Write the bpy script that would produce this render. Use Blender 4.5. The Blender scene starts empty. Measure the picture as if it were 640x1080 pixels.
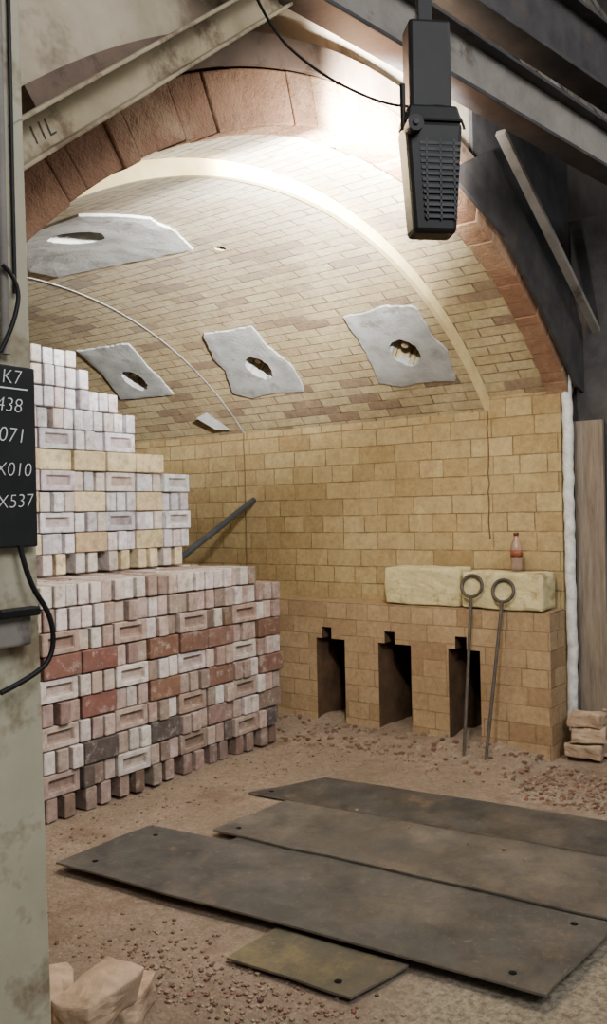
import bpy, bmesh, math, random
from mathutils import Vector, Matrix, noise
random.seed(7)
D=bpy.data; SC=bpy.context.scene
def lin(c):
    return tuple((x/12.92 if x<=0.04045 else ((x+0.055)/1.055)**2.4) for x in c[:3])+(1.0,)
# ---------------------------------------------------------------- materials
class NT:
    def __init__(s,name):
        s.m=D.materials.new(name); s.m.use_nodes=True; s.t=s.m.node_tree; s.n=s.t.nodes; s.l=s.t.links
        s.b=s.n['Principled BSDF']; s.b.inputs['Roughness'].default_value=.9
        s.b.inputs['Specular IOR Level'].default_value=.25
    def N(s,ty,**k):
        n=s.n.new(ty)
        for a,v in k.items():
            if a.startswith('i_'): n.inputs[a[2:].replace('_',' ')].default_value=v
            else: setattr(n,a,v)
        return n
    def L(s,a,b): s.l.new(a,b)
    def noise(s,scale,detail=4,rough=.6,vec=None):
        n=s.N('ShaderNodeTexNoise'); n.inputs['Scale'].default_value=scale; n.inputs['Detail'].default_value=detail; n.inputs['Roughness'].default_value=rough
        if vec is None:
            g=s.N('ShaderNodeNewGeometry'); vec=g.outputs['Position']
        s.L(vec,n.inputs['Vector']); return n.outputs['Fac']
    def ramp(s,fac,stops,interp='LINEAR'):
        r=s.N('ShaderNodeValToRGB'); e=r.color_ramp; e.interpolation=interp
        while len(e.elements)<len(stops): e.elements.new(.5)
        for el,(p,c) in zip(e.elements,stops):
            el.position=p; el.color=lin(c) if len(c)>1 else (c[0],c[0],c[0],1)
        s.L(fac,r.inputs['Fac']); return r.outputs['Color']
    def mix(s,fac,a,b,mode='MIX'):
        m=s.N('ShaderNodeMix',data_type='RGBA',blend_type=mode)
        for sock,v in ((0,fac),(6,a),(7,b)):
            if isinstance(v,(int,float)): m.inputs[sock].default_value=v
            elif isinstance(v,tuple): m.inputs[sock].default_value=lin(v)
            else: s.L(v,m.inputs[sock])
        return m.outputs[2]
    def col(s,c):
        if isinstance(c,tuple): s.b.inputs['Base Color'].default_value=lin(c)
        else: s.L(c,s.b.inputs['Base Color'])
    def bump(s,h,strength=.3,dist=.01,normal=None):
        b=s.N('ShaderNodeBump'); b.inputs['Strength'].default_value=strength; b.inputs['Distance'].default_value=dist
        s.L(h,b.inputs['Height'])
        if normal is not None: s.L(normal,b.inputs['Normal'])
        s.L(b.outputs['Normal'],s.b.inputs['Normal']); return b.outputs['Normal']

def simple(name,c1,c2,scale=6,rough=.85,bump=.2,metal=0,stain=None):
    t=NT(name); f=t.noise(scale,6,.65); col=t.ramp(f,[(.3,c1),(.7,c2)])
    if stain:
        f2=t.noise(stain[1],5,.7); col=t.mix(t.ramp(f2,[(stain[2],(0,)),(stain[2]+.12,(1,))]),col,stain[0])
    t.col(col); t.b.inputs['Roughness'].default_value=rough; t.b.inputs['Metallic'].default_value=metal
    if bump: t.bump(t.noise(scale*8,5,.7),bump,.006)
    return t.m

def brickmat(name,stops,mortar,bw,bh,msize=.006,off=.5,pale_light=None,dirt=(.45,.36,.25),bumpS=.5,wav=.012,dirt2=None):
    t=NT(name); uv=t.N('ShaderNodeUVMap')
    nv=t.N('ShaderNodeTexNoise'); nv.inputs['Scale'].default_value=2.2; t.L(uv.outputs['UV'],nv.inputs['Vector'])
    sub=t.N('ShaderNodeVectorMath',operation='SUBTRACT'); t.L(nv.outputs['Color'],sub.inputs[0]); sub.inputs[1].default_value=(.5,.5,.5)
    sc=t.N('ShaderNodeVectorMath',operation='SCALE'); t.L(sub.outputs[0],sc.inputs[0]); sc.inputs['Scale'].default_value=wav
    nf=t.N('ShaderNodeTexNoise'); nf.inputs['Scale'].default_value=28; t.L(uv.outputs['UV'],nf.inputs['Vector'])
    sub2=t.N('ShaderNodeVectorMath',operation='SUBTRACT'); t.L(nf.outputs['Color'],sub2.inputs[0]); sub2.inputs[1].default_value=(.5,.5,.5)
    sc2=t.N('ShaderNodeVectorMath',operation='SCALE'); t.L(sub2.outputs[0],sc2.inputs[0]); sc2.inputs['Scale'].default_value=.006
    ad=t.N('ShaderNodeVectorMath',operation='ADD'); t.L(uv.outputs['UV'],ad.inputs[0]); t.L(sc.outputs[0],ad.inputs[1])
    ad2=t.N('ShaderNodeVectorMath',operation='ADD'); t.L(ad.outputs[0],ad2.inputs[0]); t.L(sc2.outputs[0],ad2.inputs[1])
    b=t.N('ShaderNodeTexBrick'); b.offset=off; b.inputs['Scale'].default_value=1
    b.inputs['Color1'].default_value=(0,0,0,1); b.inputs['Color2'].default_value=(1,1,1,1); b.inputs['Mortar'].default_value=(.5,.5,.5,1)
    b.inputs['Mortar Size'].default_value=msize; b.inputs['Mortar Smooth'].default_value=.25
    b.inputs['Brick Width'].default_value=bw; b.inputs['Row Height'].default_value=bh
    b.squash=.62 if bw>.26 else 1.0; b.squash_frequency=3
    t.L(ad2.outputs[0],b.inputs['Vector'])
    col=t.ramp(b.outputs['Color'],stops)
    if pale_light:
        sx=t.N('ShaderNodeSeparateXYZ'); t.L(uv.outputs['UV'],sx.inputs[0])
        mr=t.N('ShaderNodeMapRange'); t.L(sx.outputs['Y'],mr.inputs[0]); mr.inputs[1].default_value=pale_light[1]; mr.inputs[2].default_value=pale_light[2]; mr.inputs[3].default_value=.85; mr.inputs[4].default_value=0
        col=t.mix(mr.outputs[0],col,pale_light[0])
    f=t.noise(1.6,6,.7); col=t.mix(t.ramp(f,[(.42,(0,)),(.72,(.65,))]),col,dirt)
    f=t.noise(7,6,.75); col=t.mix(t.ramp(f,[(.45,(0,)),(.68,(.55,))]),col,dirt2 or dirt)
    f=t.noise(4,6,.75); col=t.mix(t.ramp(f,[(.32,(.4,)),(.45,(0,))]),col,tuple(min(1,x*1.28) for x in (dirt2 or dirt)))
    f=t.noise(30,4,.7); col=t.mix(.5,col,t.ramp(f,[(.3,(.62,.62,.62)),(.7,(1,1,1))]),'MULTIPLY')
    mf=t.mix(t.ramp(t.noise(9,4,.6),[(.35,(.35,)),(.6,(1,))]),(0.,0.,0.),b.outputs['Fac'])
    col=t.mix(mf,col,mortar)
    t.col(col)
    inv=t.N('ShaderNodeMath',operation='SUBTRACT'); inv.inputs[0].default_value=1; t.L(b.outputs['Fac'],inv.inputs[1])
    n1=t.bump(t.noise(45,4,.7),.3,.006)
    t.bump(inv.outputs[0],bumpS,.012,n1)
    return t.m

M={}
M['wall']=brickmat('firebrick_wall',[(0,(.66,.57,.39)),(.4,(.72,.64,.46)),(.85,(.75,.67,.49)),(1,(.61,.52,.36))],(.44,.36,.25),.29,.122,.0045,dirt=(.55,.45,.30),bumpS=.6,dirt2=(.60,.49,.33))
M['lowwall']=brickmat('firebrick_low_wall',[(0,(.67,.57,.43)),(.5,(.73,.63,.48)),(1,(.61,.50,.37))],(.46,.38,.28),.27,.112,.004,dirt=(.53,.43,.32),bumpS=.6,dirt2=(.61,.49,.37))
VST=[(0,(.75,.67,.51)),(.5,(.80,.74,.58)),(.80,(.75,.67,.52)),(.86,(.60,.51,.43)),(1,(.53,.44,.38))]
M['vault']=brickmat('vault_firebrick',VST,(.40,.34,.27),.245,.074,.0048,pale_light=((.80,.79,.75),-1.2,1.3),dirt=(.58,.50,.38),bumpS=.6,dirt2=(.65,.57,.44))  # paler towards crown and left: mostly painted-in light, partly paler bricks
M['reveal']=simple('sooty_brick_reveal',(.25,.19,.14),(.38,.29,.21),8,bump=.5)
M['cream']=simple('cream_arch_rib',(.78,.70,.50),(.86,.80,.62),10)
M['cement']=simple('grey_cement',(.55,.555,.55),(.71,.715,.71),6,bump=.6,stain=((.50,.49,.47),5,.56))
M['plaster']=simple('facade_plaster',(.60,.55,.46),(.76,.71,.62),3,stain=((.48,.42,.35),2.2,.52),bump=.5)
M['darkwall']=simple('dark_grey_wall',(.24,.22,.21),(.34,.32,.30),3)  # plain dark grey, lightly mottled
M['archplate']=simple('rusty_arch_plate',(.36,.30,.26),(.50,.42,.36),4,.7,.3,0,stain=((.30,.24,.20),6,.52))
M['steel_dark']=simple('dark_steel',(.19,.185,.19),(.29,.28,.28),7,.6,.2,.1,stain=((.34,.28,.23),4,.58))
M['steel_grey']=simple('dusty_grey_steel',(.44,.42,.40),(.56,.54,.51),5,.7,.2,.0,stain=((.34,.31,.28),4,.58))
M['postpaint']=simple('cream_paint',(.62,.60,.52),(.71,.69,.60),3,.6,.15,0,stain=((.50,.45,.36),4,.54))
M['brace']=simple('weathered_beige_paint',(.58,.53,.43),(.70,.65,.54),4,.8,.4,0,stain=((.44,.38,.30),5,.52))
def platemat(name,c1,c2,dust,amt):
    t=NT(name); col=t.ramp(t.noise(5,7,.7),[(.3,c1),(.7,c2)])
    col=t.mix(t.ramp(t.noise(1.7,8,.82),[(.46,(0,)),(.66,(amt,))]),col,dust); col=t.mix(t.ramp(t.noise(3,8,.82),[(.58,(0,)),(.66,(.6,))]),col,(.47,.38,.30))
    col=t.mix(t.ramp(t.noise(38,4,.8),[(.60,(0,)),(.70,(.55,))]),col,(.54,.50,.44)); t.col(col)
    rr=t.ramp(t.noise(4,5,.7),[(.35,(.30,)),(.65,(.62,))]); t.L(rr,t.b.inputs['Roughness']); t.b.inputs['Specular IOR Level'].default_value=.5; t.bump(t.noise(35,6,.75),.4,.006); return t.m
M['plate']=platemat('dusty_steel_plate',(.19,.19,.188),(.30,.297,.285),(.42,.39,.35),.6)
M['plate2']=platemat('worn_steel_plate',(.23,.225,.215),(.34,.325,.305),(.46,.42,.37),.75)
M['plate3']=platemat('sooty_steel_plate',(.17,.17,.17),(.27,.267,.255),(.41,.375,.335),.6)
M['edge']=simple('plate_edge',(.38,.35,.31),(.48,.44,.39),20)
M['plate_y']=platemat('ochre_dusted_plate',(.23,.225,.20),(.34,.32,.26),(.52,.46,.31),.95)
M['black']=simple('black_plastic',(.07,.072,.078),(.12,.12,.125),9,.5,.05)
M['fin']=simple('fin_metal',(.16,.165,.17),(.24,.24,.245),9,.5,.05,.4)
M['hole']=simple('hole_shade',(.02,.02,.02),(.04,.035,.03),9,.9,0)  # painted-in shade for the flat discs that stand for bolt holes
t=NT('weathered_wood'); g=t.N('ShaderNodeNewGeometry'); mp=t.N('ShaderNodeMapping'); mp.inputs['Scale'].default_value=(14,14,1.2); t.L(g.outputs['Position'],mp.inputs['Vector'])
f=t.noise(2.5,6,.7,mp.outputs[0]); t.col(t.ramp(f,[(.3,(.40,.36,.31)),(.7,(.58,.53,.47))])); t.bump(f,.5,.006); M['wood']=t.m
M['rope']=simple('white_fibre_rope',(.72,.72,.70),(.92,.92,.90),20,bump=.7)
M['concrete_block']=simple('pale_block',(.70,.65,.48),(.84,.79,.60),7,bump=.9,stain=((.58,.50,.36),6,.52))
M['iron']=simple('dull_iron',(.24,.22,.20),(.36,.33,.30),20,.6,.2,.2)
M['chalk']=simple('chalk',(.85,.85,.85),(.95,.95,.95),60,bump=0)
M['board']=simple('slate_board',(.10,.105,.11),(.16,.165,.17),5,.6,.05)
M['cable']=simple('rubber_cable',(.08,.08,.085),(.13,.13,.135),5,.5,0)
M['pipe']=simple('blue_grey_steel',(.24,.27,.31),(.34,.37,.41),5,.35,.05,.5)
M['joint']=simple('open_joint',(.34,.27,.17),(.44,.36,.24),9)
t=NT('clinker_rubble'); g=t.N('ShaderNodeNewGeometry'); t.col(t.ramp(g.outputs['Random Per Island'],[(0,(.36,.27,.23)),(.4,(.50,.42,.35)),(.7,(.62,.55,.47)),(1,(.45,.30,.25))])); M['rubble']=t.m
t=NT('salmon_brick'); f=t.noise(12,5,.7); t.col(t.ramp(f,[(.3,(.58,.49,.40)),(.7,(.74,.65,.55))])); t.bump(t.noise(60),.5,.006); M['salmon']=t.m
t=NT('terracotta_voussoir'); g=t.N('ShaderNodeNewGeometry'); col=t.ramp(g.outputs['Random Per Island'],[(0,(.52,.39,.30)),(.5,(.59,.45,.35)),(1,(.65,.53,.42))])
col=t.mix(t.ramp(t.noise(7,6,.7),[(.40,(0,)),(.7,(.8,))]),col,(.46,.33,.26)); col=t.mix(t.ramp(t.noise(2.5,7,.75),[(.52,(0,)),(.68,(.6,))]),col,(.70,.61,.50))
t.col(col); t.bump(t.noise(30,5,.75),.8,.014,t.bump(t.noise(6,6,.8),.6,.035)); M['ring']=t.m
t=NT('stacked_brick'); at=t.N('ShaderNodeAttribute',attribute_name='Col')
col=t.mix(.75,at.outputs['Color'],t.ramp(t.noise(22,5,.7),[(.3,(.66,.63,.60)),(.7,(1,1,1))]),'MULTIPLY')
col=t.mix(t.ramp(t.noise(14,6,.75),[(.54,(0,)),(.72,(.45,))]),col,(.84,.81,.79)); col=t.mix(t.ramp(t.noise(11,6,.75),[(.30,(.5,)),(.47,(0,))]),col,(.50,.43,.38)); t.col(col); t.bump(t.noise(70,4,.7),.4,.005); M['stack']=t.m
t=NT('dusty_ground')
base=t.ramp(t.noise(1.3,8,.7),[(.3,(.50,.44,.37)),(.5,(.60,.53,.46)),(.7,(.69,.62,.54))])
base=t.mix(t.ramp(t.noise(26,6,.75),[(.35,(0,)),(.65,(.65,))]),base,(.44,.38,.32))
vo=t.N('ShaderNodeTexVoronoi'); vo.inputs['Scale'].default_value=55; g=t.N('ShaderNodeNewGeometry'); t.L(g.outputs['Position'],vo.inputs['Vector'])
base=t.mix(t.ramp(vo.outputs['Distance'],[(.05,(.6,)),(.3,(0,))]),base,(.70,.65,.58))
base=t.mix(t.ramp(t.noise(2.1,6,.7),[(.53,(0,)),(.66,(.55,))]),base,(.44,.34,.28))
sx=t.N('ShaderNodeSeparateXYZ'); t.L(g.outputs['Position'],sx.inputs[0])
mr=t.N('ShaderNodeMapRange'); t.L(sx.outputs['Y'],mr.inputs[0]); mr.inputs[1].default_value=1.5; mr.inputs[2].default_value=1.25; mr.inputs[3].default_value=0; mr.inputs[4].default_value=1
conc=t.ramp(t.noise(40,6,.8),[(.35,(.42,.38,.32)),(.6,(.68,.64,.56))])
base=t.mix(mr.outputs[0],base,conc)
t.col(base); n1=t.bump(t.noise(14,8,.75),.8,.035); t.bump(vo.outputs['Distance'],.5,.008,n1); t.b.inputs['Roughness'].default_value=.95; M['floor']=t.m
t=NT('lamp_glass'); t.b.inputs['Emission Color'].default_value=(1,.97,.9,1); t.b.inputs['Emission Strength'].default_value=12; M['glow']=t.m
t=NT('bottle_plastic'); t.b.inputs['Base Color'].default_value=lin((.80,.68,.6)); t.b.inputs['Roughness'].default_value=.12; t.b.inputs['Transmission Weight'].default_value=.6; t.b.inputs['IOR'].default_value=1.4; M['bottle']=t.m
M['cola']=simple('dark_cola',(.10,.04,.02),(.14,.06,.03),5,.2,0)
M['label']=simple('bottle_label',(.40,.18,.11),(.56,.36,.24),60,.5,0)
M['cap']=simple('bottle_cap',(.30,.16,.12),(.4,.22,.16),10,.5,0)

# ---------------------------------------------------------------- mesh helpers
def obj(name,verts,faces,mat,parent=None,bevel=0,smooth=False):
    me=D.meshes.new(name); me.from_pydata([tuple(v) for v in verts],[],faces); me.update()
    bm=bmesh.new(); bm.from_mesh(me); bmesh.ops.recalc_face_normals(bm,faces=bm.faces); bm.to_mesh(me); bm.free()
    o=D.objects.new(name,me); SC.collection.objects.link(o)
    if mat: me.materials.append(mat)
    if parent: o.parent=parent
    if bevel:
        b=o.modifiers.new('bevel','BEVEL'); b.width=bevel; b.segments=2; b.limit_method='ANGLE'
    if smooth:
        for p in me.polygons: p.use_smooth=True
    return o
BF=[(0,3,2,1),(4,5,6,7),(0,1,5,4),(1,2,6,5),(2,3,7,6),(3,0,4,7)]
def bv(x0,x1,y0,y1,z0,z1): return [(x0,y0,z0),(x1,y0,z0),(x1,y1,z0),(x0,y1,z0),(x0,y0,z1),(x1,y0,z1),(x1,y1,z1),(x0,y1,z1)]
def box(name,x0,x1,y0,y1,z0,z1,mat,parent=None,bevel=0): return obj(name,bv(x0,x1,y0,y1,z0,z1),BF,mat,parent,bevel)
def beam(name,p,q,w,h,mat,parent=None,up=(0,0,1),bevel=.003):
    p=Vector(p);q=Vector(q);d=(q-p).normalized();u=Vector(up);s=d.cross(u).normalized();u=s.cross(d).normalized()
    vs=[]
    for e in (p,q):
        for a,b in ((-1,-1),(1,-1),(1,1),(-1,1)): vs.append(e+s*a*w/2+u*b*h/2)
    return obj(name,vs,[(0,1,2,3),(7,6,5,4),(0,4,5,1),(1,5,6,2),(2,6,7,3),(3,7,4,0)],mat,parent,bevel)
def ibeam(name,p,q,w,h,mat,mat2=None,tk=.018,up=(0,0,1)):
    e=empty(name); p=Vector(p);q=Vector(q);d=(q-p).normalized();u=Vector(up);s=d.cross(u).normalized();u=s.cross(d).normalized()
    beam('web',p,q,tk,h-tk,mat,e,up); beam('flange_top',p+u*(h/2-tk/2),q+u*(h/2-tk/2),w,tk,mat2 or mat,e,up); beam('flange_bottom',p-u*(h/2-tk/2),q-u*(h/2-tk/2),w,tk,mat2 or mat,e,up)
    return e
def empty(name,loc=(0,0,0),rot=0):
    e=D.objects.new(name,None); SC.collection.objects.link(e); e.location=loc; e.rotation_euler=(0,0,rot); e.empty_display_size=.1; return e
def curve(name,pts,r,mat,parent=None,cyclic=False,smooth=True):
    cu=D.curves.new(name,'CURVE'); cu.dimensions='3D'; cu.bevel_depth=r; cu.bevel_resolution=3
    sp=cu.splines.new('NURBS' if smooth else 'POLY'); sp.points.add(len(pts)-1)
    for a,b in zip(sp.points,pts): a.co=(*b,1)
    sp.use_cyclic_u=cyclic
    if smooth: sp.order_u=3; sp.use_endpoint_u=not cyclic
    cu.use_fill_caps=True
    o=D.objects.new(name,cu); SC.collection.objects.link(o); cu.materials.append(mat)
    if parent: o.parent=parent
    return o
def boxuv(o):
    me=o.data; uv=me.uv_layers.active or me.uv_layers.new(name='UVMap')
    for p in me.polygons:
        n=p.normal
        for li in p.loop_indices:
            v=me.vertices[me.loops[li].vertex_index].co
            if abs(n.x)>=abs(n.y) and abs(n.x)>=abs(n.z): uv.data[li].uv=(v.y+10,v.z+10)
            elif abs(n.y)>=abs(n.z): uv.data[li].uv=(v.x+10,v.z+10)
            else: uv.data[li].uv=(v.x+10,v.y+10)
CX,R0,CZ=3.3,2.73,.22
def cyluv(o):
    me=o.data; uv=me.uv_layers.active or me.uv_layers.new(name='UVMap')
    for p in me.polygons:
        for li in p.loop_indices:
            v=me.vertices[me.loops[li].vertex_index].co
            uv.data[li].uv=(v.y,R0*math.atan2(v.x-CX,v.z-CZ))
def boolcut(o,cutters):
    for c in cutters:
        m=o.modifiers.new('b','BOOLEAN'); m.operation='DIFFERENCE'; m.solver='EXACT'; m.object=c
    bpy.context.view_layer.update()
    dg=bpy.context.evaluated_depsgraph_get(); me=D.meshes.new_from_object(o.evaluated_get(dg)); o.modifiers.clear(); o.data=me
def kill(L):
    for c in L: D.objects.remove(c,do_unlink=True)
def rad(an,R,y):
    a=math.radians(an); return Vector((CX+R*math.sin(a),y,CZ+R*math.cos(a)))

# ---------------------------------------------------------------- floor
def floor_h(x,y):
    n=noise.noise(Vector((x*1.7,y*1.7,3)))*.014+noise.noise(Vector((x*7,y*7,9)))*.009
    if 2.05<x<4.35 and .3<y<3.15: n=min(n,0)*.4
    h=n-.004
    if y>1.9 and x>4.45: h+=.055*min(1,max(0,(x-4.45)/.5))*(.6+.8*abs(noise.noise(Vector((x*3,y*3,1)))))
    return h
xs=sorted(set([-8,-4,-1]+[round(1+.04*i,3) for i in range(110)]+[6,8,11])); ys=sorted(set([-8,-4,-1,0]+[round(.4+.05*i,3) for i in range(100)]+[6,7,8,9]))
vs=[(x,y,floor_h(x,y) if (1<=x<=5.4 and .4<=y<=5.4) else 0) for y in ys for x in xs]; W=len(xs)
fs=[(j*W+i,j*W+i+1,(j+1)*W+i+1,(j+1)*W+i) for j in range(len(ys)-1) for i in range(W-1)]
obj('floor',vs,fs,M['floor'],smooth=True)

# ---------------------------------------------------------------- kiln walls
flues=[(3.33,3.57),(2.81,3.06),(2.32,2.54)]
cut=[]
for a,b in flues:
    cut.append(box('c',4.8,5.62,a,b,-.1,.61,None))
    cut.append(box('c',4.8,5.62,b-.13,b-.05,.55,.69,None))
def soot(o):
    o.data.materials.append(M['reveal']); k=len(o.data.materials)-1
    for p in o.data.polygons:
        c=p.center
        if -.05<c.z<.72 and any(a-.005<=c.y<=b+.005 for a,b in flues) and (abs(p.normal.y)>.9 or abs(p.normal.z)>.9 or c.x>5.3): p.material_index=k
wr=box('wall_right',5.25,5.75,1.87,7.6,-.1,2.22,M['wall']); boolcut(wr,cut); boxuv(wr); soot(wr)
wl=box('wall_right_plinth',5.0,5.25,1.87,7.5,-.1,.87,M['lowwall']); boolcut(wl,cut); boxuv(wl); soot(wl)
kill(cut)
jt=empty('trim_wall_joints')
def crack(y,z0,z1,x=5.25):
    P=[]; n=14
    for i in range(n+1):
        z=z0+(z1-z0)*i/n; P.append((x-.001,y+random.uniform(-.006,.006),z))
    curve('joint',P,.0045,M['joint'],jt,smooth=False)
crack(4.41,.88,2.14); crack(2.35,1.3,2.14)
w=box('wall_left',.95,1.37,2.0,7.6,-.1,2.16,M['wall']); boxuv(w)
w=box('wall_back',.95,5.75,7.5,7.8,-.1,3.2,M['wall']); boxuv(w)
box('light_blocker_slab',.9,5.8,2.02,7.8,3.3,3.4,M['plaster'])  # unseen slab, added to keep world light out of the vault holes
def shell(name,R,T,y0,y1,mat,a0=-46,a1=46,n=96):
    vs=[];fs=[]
    for i in range(n+1):
        a=a0+(a1-a0)*i/n
        vs+= [rad(a,R,y0),rad(a,R,y1),rad(a,R+T,y1),rad(a,R+T,y0)]
    for i in range(n):
        k=i*4
        for j in range(4): fs.append((k+j,k+(j+1)%4,k+4+(j+1)%4,k+4+j))
    fs+=[(0,1,2,3),(n*4+3,n*4+2,n*4+1,n*4)]
    return obj(name,vs,fs,mat)
holes=[(33.4,2.69,.10,.125),(32.2,3.84,.10,.125),(30.9,5.04,.10,.125),(-9.3,3.47,.14,.15),(5.2,3.12,.03,.035)]
cut=[]
for an,y,ry,ra in holes:
    n=28;vs=[]
    for R in (R0-.2,R0+.45):
        for i in range(n):
            t_=2*math.pi*i/n; vs.append(rad(an+math.degrees(ra*math.sin(t_)/R0),R,y+ry*math.cos(t_)))
    fs=[tuple(range(n)),tuple(range(2*n-1,n-1,-1))]+[(i,(i+1)%n,n+(i+1)%n,n+i) for i in range(n)]
    cut.append(obj('c',vs,fs,None))
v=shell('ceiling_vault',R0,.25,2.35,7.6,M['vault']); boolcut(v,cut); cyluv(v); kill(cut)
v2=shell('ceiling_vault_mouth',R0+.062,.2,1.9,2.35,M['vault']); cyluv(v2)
shell('trim_vault_rib',R0-.003,.065,2.335,2.365,M['cream'])
shell('trim_vault_joint',R0-.003,.03,4.40,4.413,M['cement'],-46,46)
def patch(name,poly,hole,th=.014,plug=True):
    an0,y0,ry,ra=hole; n=120; root=empty(name)
    P=[(math.radians(a)*R0,y) for a,y in poly]; c=(math.radians(an0)*R0,y0)
    def hit(t_):
        d=(math.sin(t_),math.cos(t_)); best=9
        for i in range(len(P)):
            a=P[i];b=P[(i+1)%len(P)]; ex,ey=b[0]-a[0],b[1]-a[1]; det=d[0]*(-ey)+ex*d[1]
            if abs(det)<1e-9: continue
            rx,ry_=a[0]-c[0],a[1]-c[1]
            s=(rx*(-ey)+ex*ry_)/det; u=(d[0]*ry_-d[1]*rx)/det
            if s>0 and -1e-6<=u<=1+1e-6: best=min(best,s)
        return best
    vs=[];fs=[]
    for i in range(n):
        t_=2*math.pi*i/n; ho=hit(t_)*(1+.03*noise.noise(Vector((math.cos(t_)*6,math.sin(t_)*6,an0)))+.010*random.uniform(-1,1))
        hr=1/math.sqrt((math.sin(t_)/ra)**2+(math.cos(t_)/ry)**2)*(.96+.10*noise.noise(Vector((math.cos(t_)*3,math.sin(t_)*3,an0+3))))
        def pt(r_,R):
            return rad(math.degrees((c[0]+math.sin(t_)*r_)/R0),R,c[1]+math.cos(t_)*r_)
        vs+=[pt(hr,R0+.05),pt(hr,R0-th)]
        for k in (1,2,3,4,5):
            rr=hr+(ho-hr)*k/5; q=pt(rr,R0); vs.append(pt(rr,R0-th*(1 if k<5 else .8)-.003*noise.noise(q*8)))
        vs.append(pt(ho+.004,R0+.004))
    m=8
    for i in range(n):
        j=(i+1)%n
        for k in range(m-1): fs.append((i*m+k,j*m+k,j*m+k+1,i*m+k+1))
    obj('cement_sheet',vs,fs,M['cement'],root)
    if plug: curve('burner_stub',[rad(an0-.6,R0+.02,y0+.0),rad(an0-.6,R0+.24,y0+.0)],.022,M['salmon'],root,smooth=False)
patch('cement_patch',[(24.8,2.93),(25.0,2.75),(24.4,2.6),(25.4,2.43),(31,2.46),(34,2.42),(39.6,2.47),(39.2,2.7),(39.6,2.85),(38.3,3.0),(31,2.95)],holes[0])
patch('cement_patch',[(23.2,4.02),(23.6,3.60),(28,3.63),(33,3.57),(38.3,3.62),(37.8,3.9),(38.3,4.1),(36.8,4.24),(32,4.14),(29,4.14)],holes[1])
patch('cement_patch',[(21.6,5.24),(22,4.70),(28,4.78),(35.5,4.80),(35.2,5.1),(34.9,5.38),(29,5.3)],holes[2])
patch('cement_patch',[(-3,4.25),(-10,3.95),(-16,3.7),(-16.5,3.05),(-8,3.02),(-2,3.12),(3.4,3.24),(2.4,3.7),(1,4.25)],holes[3],plug=False)
obj('vault_spall_chip',[rad(40.2,R0-.012,4.62),rad(44.5,R0-.012,4.50),rad(43.6,R0-.04,4.62),rad(40.5,R0-.05,4.72),rad(42,R0+.01,4.7)],[(0,1,2),(0,2,3),(1,4,2),(2,4,3),(0,3,4),(0,4,1)],M['cement'])
# ------------------------------------------------------------ ring of voussoirs
ring=empty('brick_arch_ring')
vs=[];fs=[];a0=-45.5
while a0<45.3:
    wd=random.choice((1.6,3.0,3.4,4.6,4.6,6.2)) if a0<-8 else random.choice((1.6,1.6,2.4,3.2)); a1=min(45.5,a0+wd); jr=random.uniform(-.004,.004); jy=random.uniform(-.004,.004)
    k=len(vs); n=max(1,int(round((a1-a0)/1.2)))
    for i in range(n+1):
        a=a0+.015+(a1-a0-.03)*i/n
        for y,R in ((1.815+jy,R0+.045+jr),(1.95,R0+.045+jr),(1.95,R0+.225+jr),(1.815+jy,R0+.225+jr)): vs.append(rad(a,R,y))
    for i in range(n):
        b=k+i*4
        for j in range(4): fs.append((b+j,b+(j+1)%4,b+4+(j+1)%4,b+4+j))
    fs+=[(k,k+1,k+2,k+3),(k+n*4+3,k+n*4+2,k+n*4+1,k+n*4)]
    a0=a1
obj('voussoirs',vs,fs,M['ring'],ring,bevel=.006)
v=shell('mortar_bed',R0+.055,.16,1.825,1.94,simple('ring_mortar',(.48,.37,.29),(.58,.47,.38),9)); v.parent=ring
shell('steel_arch_band',R0+.232,.10,1.80,1.855,M['archplate'],-40,30)
# ------------------------------------------------------------ facade
vs=[];fs=[];RO=R0+.225
xsF=[CX-RO*math.sin(math.radians(46))+2*RO*math.sin(math.radians(46))*i/60 for i in range(61)]
for x in xsF:
    z=CZ+math.sqrt(RO*RO-(x-CX)**2); vs+=[(x,1.86,z),(x,2.0,z),(x,2.0,7),(x,1.86,7)]
for i in range(60):
    k=i*4
    for j in range(4): fs.append((k+j,k+(j+1)%4,k+4+(j+1)%4,k+4+j))
obj('wall_front_spandrel',vs,fs,M['plaster'])
box('wall_front_left',-1.5,xsF[0]+.001,1.86,2.0,-.1,7,M['plaster'])
w=box('wall_front_left_jamb',xsF[0]-.01,1.37,1.87,2.02,-.1,2.2,M['wall']); boxuv(w)
box('wall_front_right',xsF[-1]-.001,10,1.95,2.1,-.1,7,M['darkwall'])
vs=[];fs=[];R3=R0+.24; n=24
for i in range(n+1):
    x=4.0+(5.38-4.0)*i/n; z=CZ+math.sqrt(R3*R3-(x-CX)**2); vs+=[(x,1.838,z),(x,1.858,z),(x,1.858,6.5),(x,1.838,6.5)]
for i in range(n):
    k=i*4
    for j in range(4): fs.append((k+j,k+(j+1)%4,k+4+(j+1)%4,k+4+j))
fs+=[(0,1,2,3),(n*4+3,n*4+2,n*4+1,n*4)]
obj('trim_steel_facing',vs,fs,M['steel_dark'])

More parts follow.
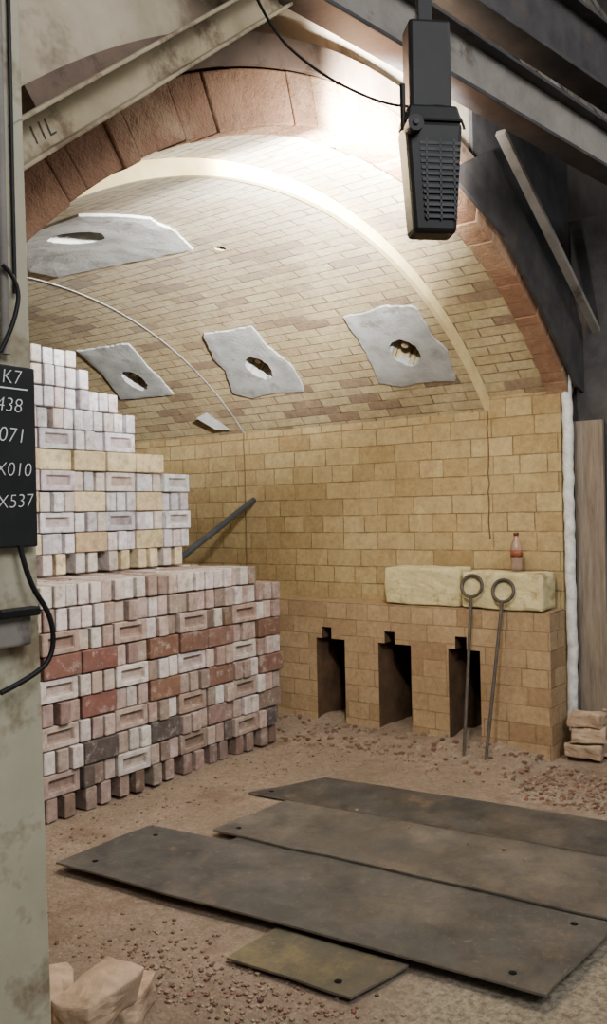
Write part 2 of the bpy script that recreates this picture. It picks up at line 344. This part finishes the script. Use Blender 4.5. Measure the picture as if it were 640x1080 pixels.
# ------------------------------------------------------------ brick stacks
class Stack:
    def __init__(s): s.v=[];s.f=[];s.c=[]
    def brick(s,x0,x1,y0,y1,z0,z1,col,frog=False,jit=.009):
        dx,dy=random.uniform(-jit,jit)*.5,random.uniform(-jit,jit)*1.6; a=random.uniform(-.035,.035)
        cx,cy=(x0+x1)/2,(y0+y1)/2; k=len(s.v)
        P=bv(x0,x1,y0,y1,z0,z1); F=[(0,3,2,1),(4,5,6,7),(1,2,6,5),(2,3,7,6),(3,0,4,7)]; nf=99
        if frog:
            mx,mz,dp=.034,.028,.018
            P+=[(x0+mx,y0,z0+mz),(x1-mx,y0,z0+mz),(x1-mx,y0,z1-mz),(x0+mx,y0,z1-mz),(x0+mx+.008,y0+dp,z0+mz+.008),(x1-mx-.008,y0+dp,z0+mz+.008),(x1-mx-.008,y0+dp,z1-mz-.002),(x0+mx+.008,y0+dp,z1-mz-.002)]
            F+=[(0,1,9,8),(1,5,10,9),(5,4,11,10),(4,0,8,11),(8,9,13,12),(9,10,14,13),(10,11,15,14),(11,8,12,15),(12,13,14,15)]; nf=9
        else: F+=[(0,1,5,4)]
        ca,sa=math.cos(a),math.sin(a)
        for p in P:
            X,Y=p[0]-cx,p[1]-cy; s.v.append((cx+X*ca-Y*sa+dx,cy+X*sa+Y*ca+dy,p[2]))
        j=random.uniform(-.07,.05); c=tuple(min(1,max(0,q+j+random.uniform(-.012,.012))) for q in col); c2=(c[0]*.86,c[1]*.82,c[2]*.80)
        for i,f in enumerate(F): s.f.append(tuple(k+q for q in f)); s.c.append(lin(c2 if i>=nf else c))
    def make(s,name):
        me=D.meshes.new(name); me.from_pydata(s.v,[],s.f); me.update()
        ca=me.color_attributes.new('Col','FLOAT_COLOR','CORNER')
        for p in me.polygons:
            for li in p.loop_indices: ca.data[li].color=s.c[p.index]
        me.materials.append(M['stack']); o=D.objects.new(name,me); SC.collection.objects.link(o)
        b=o.modifiers.new('bevel','BEVEL'); b.width=.0045; b.segments=1; b.limit_method='ANGLE'; b.angle_limit=math.radians(50)
        return o
WH=(.82,.785,.77);PK=(.70,.62,.585);RD=(.53,.395,.34);DK=(.38,.355,.345);YE=(.87,.81,.67);WB=(.86,.86,.90);BR=(.52,.44,.40);MD=(.61,.535,.50)
cw=.236
def val(c): return c() if callable(c) else c
def cell(S,x0,y0,z0,h,kind,cS,cH,front=True,frog=False):
    if kind=='S':
        c=val(cS)
        for k in range(3): S.brick(x0+.004,x0+cw-.006,y0+k*.077,y0+k*.077+.072,z0,z0+h-.005,c,frog and k==0 and front)
    elif kind=='H':
        for k in range(3): S.brick(x0+.004+k*.0785,x0+.004+k*.0785+.066,y0,y0+.225,z0,z0+h-.005-random.uniform(0,.006),val(cH))
    elif kind=='G':
        for k in (0,1.3): S.brick(x0+.008+k*.078,x0+.008+k*.078+.066,y0,y0+.225,z0,z0+h-.004,val(cH))
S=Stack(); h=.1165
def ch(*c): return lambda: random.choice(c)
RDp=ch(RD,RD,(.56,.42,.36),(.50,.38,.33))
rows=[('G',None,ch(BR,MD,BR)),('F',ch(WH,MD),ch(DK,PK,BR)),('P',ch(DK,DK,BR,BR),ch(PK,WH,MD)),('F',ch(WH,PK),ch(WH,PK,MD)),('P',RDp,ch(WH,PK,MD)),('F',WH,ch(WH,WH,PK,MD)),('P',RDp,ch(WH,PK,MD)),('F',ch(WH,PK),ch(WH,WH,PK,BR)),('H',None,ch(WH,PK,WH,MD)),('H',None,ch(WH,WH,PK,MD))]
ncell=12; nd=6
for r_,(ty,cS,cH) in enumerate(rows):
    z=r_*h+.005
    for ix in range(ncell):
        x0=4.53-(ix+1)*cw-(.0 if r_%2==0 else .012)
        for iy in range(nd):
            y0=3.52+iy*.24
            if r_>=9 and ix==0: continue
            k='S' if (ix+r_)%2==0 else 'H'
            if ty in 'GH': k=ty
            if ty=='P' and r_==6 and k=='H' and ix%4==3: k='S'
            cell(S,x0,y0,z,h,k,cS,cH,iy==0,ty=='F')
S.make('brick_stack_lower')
S=Stack()
cream=ch(YE,YE,(.83,.75,.61)); wb=ch(WB,(.79,.78,.82),WH)
urows=[('G',None,ch(YE,WH),4.19),('P',cream,wb,4.19),('F',wb,wb,4.19),('P',cream,wb,4.19),('F',wb,wb,4.19),('SS',cream,wb,3.955),('F',wb,wb,3.72),('H',wb,wb,3.72),('H',wb,wb,3.60),('H',wb,wb,3.36)]
for r_,(ty,cS,cH,xm) in enumerate(urows):
    z=1.175+r_*.1185
    for ix in range(11):
        x0=xm-(ix+1)*cw
        if x0<1.75: continue
        for iy in range(3):
            y0=4.0+iy*.24
            k='S' if (ix+r_)%2==0 or ty=='SS' or (ty=='P' and ix%4==1) else 'H'
            if ty in ('G','H'): k=ty
            cell(S,x0,y0,z,.1185,k,cS,cH,iy==0,ty=='F')
for x0 in (3.05,2.8,2.56,2.32): cell(S,x0,4.0,1.175+10*.1185,.1,'H',wb,wb)
S.make('brick_stack_upper')

# ------------------------------------------------------------ pipe, blocks, rods, bottle
curve('leaning_steel_pipe',[(4.2,4.12,1.20),(5.22,4.30,1.60)],.024,M['pipe'],smooth=False)
def roughblock(name,x0,x1,y0,y1,z0,z1,mat,amp=.008,div=6,rot=0,tilt=0,parent=None):
    bm=bmesh.new(); bmesh.ops.create_cube(bm,size=1)
    bmesh.ops.subdivide_edges(bm,edges=bm.edges[:],cuts=div,use_grid_fill=True)
    c=Vector(((x0+x1)/2,(y0+y1)/2,(z0+z1)/2)); s=Vector((x1-x0,y1-y0,z1-z0)); Rm=Matrix.Rotation(rot,3,'Z')@Matrix.Rotation(tilt,3,'X')
    for v in bm.verts:
        q=Vector(v.co); e=sorted([abs(q.x),abs(q.y),abs(q.z)])
        if e[1]>.48: q*=.975
        p=Rm@Vector((q.x*s.x,q.y*s.y,q.z*s.z))+c; p+=noise.noise_vector(p*9)*amp+noise.noise_vector(p*30)*amp*.4; v.co=p
    me=D.meshes.new(name); bm.to_mesh(me); bm.free(); me.materials.append(mat); o=D.objects.new(name,me); SC.collection.objects.link(o)
    b=o.modifiers.new('bevel','BEVEL'); b.width=.006; b.segments=2
    if parent: o.parent=parent
    return o
roughblock('refractory_block',5.015,5.215,2.46,3.01,.876,1.122,M['concrete_block'],.010,10,.012)
roughblock('refractory_block',4.99,5.20,1.90,2.435,.876,1.103,M['concrete_block'],.010,10,-.02)
def rod(base,ring,r=.068):
    e=empty('ring_poker'); b=Vector(base);c=Vector(ring); d=(c-b).normalized()
    side=Vector((0,1,0)); side=(side-d*side.dot(d)).normalized()
    curve('shaft',[b,c-d*r],.0105,M['iron'],e,smooth=False)
    curve('ring',[c+(d*math.cos(t_)+side*math.sin(t_))*r for t_ in [2*math.pi*i/24 for i in range(24)]],.0105,M['iron'],e,True)
rod((4.73,2.315,.0),(4.965,2.35,1.018)); rod((4.72,2.17,.0),(4.965,2.144,.996))
def lathe(name,prof,c,mat,parent,n=24):
    vs=[];fs=[]
    for r_,z in prof:
        for i in range(n): vs.append((c[0]+r_*math.cos(2*math.pi*i/n),c[1]+r_*math.sin(2*math.pi*i/n),c[2]+z))
    for k in range(len(prof)-1):
        for i in range(n): fs.append((k*n+i,k*n+(i+1)%n,(k+1)*n+(i+1)%n,(k+1)*n+i))
    fs.append(tuple(range(n-1,-1,-1))); fs.append(tuple((len(prof)-1)*n+i for i in range(n)))
    return obj(name,vs,fs,mat,parent,smooth=True)
e=empty('cola_bottle'); c=(5.12,2.118,1.109)
lathe('body',[(.026,0),(.036,.008),(.037,.03),(.034,.05),(.037,.075),(.037,.13),(.033,.155),(.020,.185),(.014,.20),(.014,.222)],c,M['bottle'],e)
lathe('liquid',[(.026,.004),(.035,.01),(.035,.03),(.0325,.05),(.035,.075),(.035,.118)],c,M['cola'],e)
lathe('label',[(.0378,.085),(.0378,.128)],c,M['label'],e); lathe('cap',[(.016,.215),(.016,.233),(.014,.236)],c,M['cap'],e)

# ------------------------------------------------------------ floor plates
def plate(name,cs,z,mat,holes=(),th=.008,zs=None):
    n=len(cs); sub=[]; zz=[]
    zs=zs or [0]*n
    for i in range(n):
        a=Vector(cs[i]);b=Vector(cs[(i+1)%n])
        for k in range(10):
            p=a.lerp(b,k/10); p+=Vector((noise.noise(Vector((p.x*4,p.y*4,1))),noise.noise(Vector((p.x*4,p.y*4,5)))))*.016; sub.append(p); zz.append(z+zs[i]*(1-k/10)+zs[(i+1)%n]*k/10)
    m=len(sub); vs=[(p.x,p.y,q) for p,q in zip(sub,zz)]+[(p.x,p.y,q+th) for p,q in zip(sub,zz)]
    e=empty(name); o=obj('sheet',vs,[tuple(range(m-1,-1,-1)),tuple(range(m,2*m))]+[(i,(i+1)%m,m+(i+1)%m,m+i) for i in range(m)],mat,e)
    o.data.materials.append(M['edge'])
    for p in o.data.polygons:
        if abs(p.normal.z)<.5: p.material_index=1
    for hx,hy in holes:
        lathe('bolt_hole',[(.013,0),(.013,.0012)],(hx,hy,z+th),M['hole'],e,16)
    return e
plate('steel_floor_plate',[(3.54,2.99),(3.98,2.79),(4.20,.75),(3.78,.70)],.004,M['plate3'],[(3.62,2.9)])
plate('steel_floor_plate',[(2.99,2.75),(3.50,2.71),(3.70,.72),(3.14,.68)],.024,M['plate2'],[(3.07,2.66)])
plate('steel_floor_plate',[(2.90,2.62),(3.3,2.6),(3.3,.70),(3.07,.80)],.012,M['plate'])
plate('steel_floor_plate',[(2.32,3.03),(2.85,3.02),(3.07,.93),(2.50,.97)],.036,M['plate'],[(2.42,2.9),(2.56,1.10),(2.98,1.05),(2.77,2.9)])
plate('steel_floor_plate',[(2.16,1.95),(2.42,1.93),(2.46,1.42),(2.20,1.47)],.012,M['plate_y'],[(2.25,1.55)])

# ------------------------------------------------------------ rubble and loose bricks
vs=[];fs=[]
def stone(x,y,s,z=None):
    k=len(vs); z=floor_h(x,y) if z is None else z
    for q in [(-1,-1,-1),(1,-1,-1),(1,1,-1),(-1,1,-1),(-1,-1,1),(1,-1,1),(1,1,1),(-1,1,1)]:
        f=.7+.5*random.random(); vs.append((x+q[0]*s*f*.6,y+q[1]*s*f*.6,z+(q[2]*.5+.35)*s*f*.8))
    fs.extend([tuple(k+i for i in f) for f in BF])
for _ in range(900):
    x,y=random.gauss(4.5,.26),random.uniform(.9,1.85)
    if x<4.25 or (x>4.95 and y>1.35): continue
    stone(x,y,random.uniform(.006,.018))
for _ in range(400): stone(random.uniform(4.5,4.97),random.uniform(1.9,4.6),random.uniform(.005,.024))
for _ in range(1500):
    x,y=random.uniform(1.9,4.6),random.uniform(1.0,3.5)
    if 2.1<x<4.3 and y<3.05: continue
    stone(x,y,random.uniform(.003,.010))
for _ in range(600):
    x,y=random.gauss(2.05,.14),random.gauss(1.85,.35)
    if x<1.88 or x>2.3: continue
    stone(x,y,random.uniform(.003,.011))
for _ in range(5): stone(random.uniform(3.3,3.6),random.uniform(1.2,2.6),random.uniform(.006,.010),.036)
obj('clinker_rubble',vs,fs,M['rubble'])
for (x,y,z,ro,ti) in [(1.74,1.98,.05,.5,0),(1.66,2.20,.04,1.1,.1),(1.60,1.92,.15,.2,.05),(1.48,2.12,.05,.1,0)]:
    roughblock('loose_brick',x-.125,x+.125,y-.065,y+.065,z-.05,z+.05,M['salmon'],.016,5,ro,ti)
pile=empty('loose_brick_pile')
for i,(x,y,z,ro) in enumerate([(5.12,1.72,.05,1.5),(5.25,1.60,.05,1.75),(5.14,1.70,.14,1.8),(5.27,1.66,.15,1.3),(5.18,1.72,.225,1.45),(5.30,1.50,.05,1.5),(5.32,1.56,.235,1.9),(5.33,1.48,.14,1.55)]):
    roughblock('brick',x-.1,x+.1,y-.05,y+.05,z-.04,z+.04,M['salmon'],.020,4,ro+.1,0,pile)
curve('fibre_seal_rope',[(5.275+random.uniform(-.006,.006),1.835+random.uniform(-.006,.006),.12+i*.04) for i in range(56)],.032,M['rope'])
box('wooden_plank',5.38,5.42,1.655,1.835,0.0,2.03,M['wood'],bevel=.004)
box('steel_door_column',5.44,5.6,1.2,1.93,0,3.3,M['steel_dark'])

# ------------------------------------------------------------ front post with board
e=empty('steel_column')
vs=lambda x0,x1,y0,y1,dx: [(x0+dx*.0,y0,0),(x1+.03,y0,0),(x1+.03,y1,0),(x0,y1,0),(x0,y0,6),(x1-.05,y0,6),(x1-.05,y1,6),(x0,y1,6)]
obj('flange_front',vs(.98,1.225,1.66,1.68,0),BF,M['postpaint'],e,.004)
obj('flange_rear',vs(.98,1.235,1.83,1.85,0),BF,M['postpaint'],e,.004)
obj('web',vs(1.09,1.11,1.68,1.83,0),BF,M['postpaint'],e)
curve('conduit',[(1.155,1.645,1.86),(1.15,1.645,3.2),(1.15,1.645,4.5)],.009,M['steel_grey'],e,smooth=False)
curve('thin_conduit',[(1.185,1.65,2.0),(1.18,1.65,4.5)],.005,M['cable'],e,smooth=False)
box('cable_bracket',1.10,1.19,1.62,1.66,1.22,1.30,M['steel_grey'],e,.006); box('cable_hook',1.10,1.20,1.60,1.63,1.285,1.305,M['black'],e,.004)
curve('hanging_cable',[(1.17,1.63,1.44),(1.18,1.62,1.36),(1.235,1.61,1.28),(1.24,1.61,1.20),(1.20,1.61,1.155),(1.10,1.61,1.13)],.006,M['cable'],e)
curve('upper_cable',[(1.14,1.63,2.05),(1.18,1.62,2.02),(1.16,1.62,1.92),(1.13,1.63,1.86)],.005,M['cable'],e)
e=empty('chalkboard')
box('slate',.90,1.222,1.635,1.655,1.435,1.835,M['board'],e,.004)
def text(body,sz,loc,rot,mat,parent,name='chalk_text'):
    cu=D.curves.new(name,'FONT'); cu.body=body; cu.size=sz; cu.align_x='RIGHT'; cu.extrude=.0004; cu.offset=-.0010; cu.shear=.15
    o=D.objects.new(name,cu); SC.collection.objects.link(o); o.parent=parent; o.location=loc; o.rotation_euler=rot; cu.materials.append(mat)
for tx,z,sz,xr in (('K7',1.805,.045,1.185),('438',1.742,.045,1.185),('071',1.675,.047,1.192),('X010',1.602,.043,1.206),('1X537',1.535,.043,1.210)):
    text(tx,sz,(xr,1.6335,z-.01),(math.radians(90),random.uniform(-.05,.05),0),M['chalk'],e)
box('chalk_rule',.92,1.20,1.6335,1.636,1.783,1.786,M['chalk'],e)

# ------------------------------------------------------------ steelwork
e=empty('diagonal_brace')
beam('channel_web',(1.20,1.72,2.33),(2.25,1.72,3.19),.012,.085,M['brace'],e,up=(0,0,1))
beam('channel_lip',(1.22,1.69,2.29),(2.27,1.69,3.15),.06,.010,M['brace'],e)
beam('channel_lip_top',(1.18,1.69,2.37),(2.23,1.69,3.23),.06,.010,M['brace'],e)
text('11L',.06,(1.36,1.712,2.435),(math.radians(90),math.radians(-39),0),M['iron'],e,'paint_mark')
ibeam('roof_beam',(1.9,1.74,3.31),(6.4,1.07,3.31),.12,.24,M['steel_grey'],M['steel_dark'])
ibeam('roof_beam',(2.2,1.72,3.72),(6.4,.99,3.72),.14,.34,M['steel_dark'])
ibeam('roof_beam',(-1,1.2,3.35),(3.0,1.5,3.9),.14,.2,M['steel_dark'])
e=empty('door_frame_brace')
beam('flange',(4.02,1.70,3.34),(6.0,1.70,2.30),.05,.03,M['steel_grey'],e)
obj('gusset_plate',[(3.62,1.78,3.05),(4.1,1.78,3.30),(6.0,1.78,2.30),(6.0,1.78,2.1),(5.30,1.78,2.24),(4.75,1.78,2.62),(4.25,1.78,2.90),
 (3.62,1.80,3.05),(4.1,1.80,3.30),(6.0,1.80,2.30),(6.0,1.80,2.1),(5.30,1.80,2.24),(4.75,1.80,2.62),(4.25,1.80,2.90)],
 [(0,1,2,3,4,5,6),(13,12,11,10,9,8,7)]+[(i,(i+1)%7,7+(i+1)%7,7+i) for i in range(7)],M['steel_dark'],e)
w=box('wall_upper_brickwork',4.2,6.5,1.80,1.83,3.98,4.9,brickmat('white_brick',[(0,(.55,.54,.52)),(1,(.7,.69,.66))],(.25,.24,.23),.2,.09,.01)); boxuv(w)
ibeam('roof_column',(5.25,1.25,3.5),(5.25,1.25,5.0),.12,.12,M['steel_grey'],up=(1,0,0))

# ------------------------------------------------------------ floodlight
fl=empty('floodlight',(2.66,1.38,0),math.radians(-46))
def taper(name,w0,w1,d0,d1,z0,z1,y,mat,bev=.01,x=0):
    v=[(x-w0/2,y-d0/2,z0),(x+w0/2,y-d0/2,z0),(x+w0/2,y+d0/2,z0),(x-w0/2,y+d0/2,z0),(x-w1/2,y-d1/2,z1),(x+w1/2,y-d1/2,z1),(x+w1/2,y+d1/2,z1),(x-w1/2,y+d1/2,z1)]
    return obj(name,v,BF,mat,fl,bev)
taper('arm_box',.15,.145,.10,.10,2.80,3.16,.02,M['black'],.012)
taper('housing_back',.15,.20,.10,.12,2.43,2.80,0,M['black'],.015)
taper('housing_cap',.20,.17,.12,.10,2.80,2.86,0,M['black'],.01)
for i in range(13):
    z=2.475+i*.0205; wd=.11+.0025*i
    taper('cooling_fin',wd,wd,.012,.012,z,z+.010,-.054,M['fin'],0,.018)
for x in (-.03,.018,.066): taper('fin_bar',.006,.006,.012,.012,2.47,2.74,-.054,M['fin'],0,x)
taper('glass',.12,.15,.006,.006,2.52,2.76,.055,M['glow'],0)
def cyl(name,p,q,r,mat,parent): return curve(name,[p,q],r,mat,parent,smooth=False)
cyl('pivot_knob',(-.075,-.10,2.775),(-.075,-.04,2.775),.028,M['black'],fl); cyl('pivot_bolt',(-.075,-.108,2.775),(-.075,-.09,2.775),.010,M['fin'],fl)
cyl('pivot_arm',(-.10,-.03,2.93),(-.10,-.03,2.78),.010,M['black'],fl)
taper('mount_bracket',.05,.05,.03,.03,3.14,3.30,.04,M['black'],.003)
curve('power_cable',[(1.9,1.6,3.15),(2.05,1.62,2.98),(2.3,1.6,2.92),(2.5,1.5,2.87),(2.60,1.42,2.86),(2.68,1.28,2.86),(2.70,1.27,2.78)],.0045,M['cable'])

# ------------------------------------------------------------ lights
def area(name,loc,tgt,size,power,col=(1,1,1),shape='SQUARE'):
    l=D.lights.new(name,'AREA'); l.energy=power; l.size=size; l.shape=shape; l.color=col
    o=D.objects.new(name,l); SC.collection.objects.link(o); o.location=loc; o.rotation_euler=(Vector(tgt)-Vector(loc)).to_track_quat('-Z','Y').to_euler(); return o
area('floodlight_beam',(2.74,1.48,2.68),(3.3,3.6,1.8),.16,72,(1,.97,.90))
l=D.lights.new('floodlight_hotspot','SPOT'); l.energy=3200; l.spot_size=math.radians(95); l.spot_blend=1; l.shadow_soft_size=.06; l.color=(1,.975,.93)
o=D.objects.new('floodlight_hotspot',l); SC.collection.objects.link(o); o.location=(2.80,1.48,2.74); o.rotation_euler=(Vector((3.12,2.05,3.06))-Vector(o.location)).to_track_quat('-Z','Y').to_euler()
area('yard_light',(.2,-2.2,4.6),(3.4,2.6,.8),2.0,180,(.98,.985,1))
area('yard_light',(4.2,-1.5,5.0),(3.4,2.2,0),1.5,60,(1,.98,.95))
wd=D.worlds.new('World'); SC.world=wd; wd.use_nodes=True; wd.node_tree.nodes['Background'].inputs[0].default_value=(.82,.84,.88,1); wd.node_tree.nodes['Background'].inputs[1].default_value=.19

# ------------------------------------------------------------ camera
cam=D.cameras.new('Camera'); co=D.objects.new('Camera',cam); SC.collection.objects.link(co); SC.camera=co
cam.sensor_fit='VERTICAL'; cam.sensor_height=24; cam.lens=915/1080*24; cam.clip_start=.05
a=math.radians(36.2); fw=Vector((math.cos(a),math.sin(a),0)); rt=Vector((math.sin(a),-math.cos(a),0)); up=Vector((0,0,1))
th=math.radians(1.2)
rt2=rt*math.cos(th)-up*math.sin(th); up2=rt*math.sin(th)+up*math.cos(th)
m=Matrix((rt2,up2,-fw)).transposed().to_4x4(); m.translation=Vector((0,0,1.5)); co.matrix_world=m
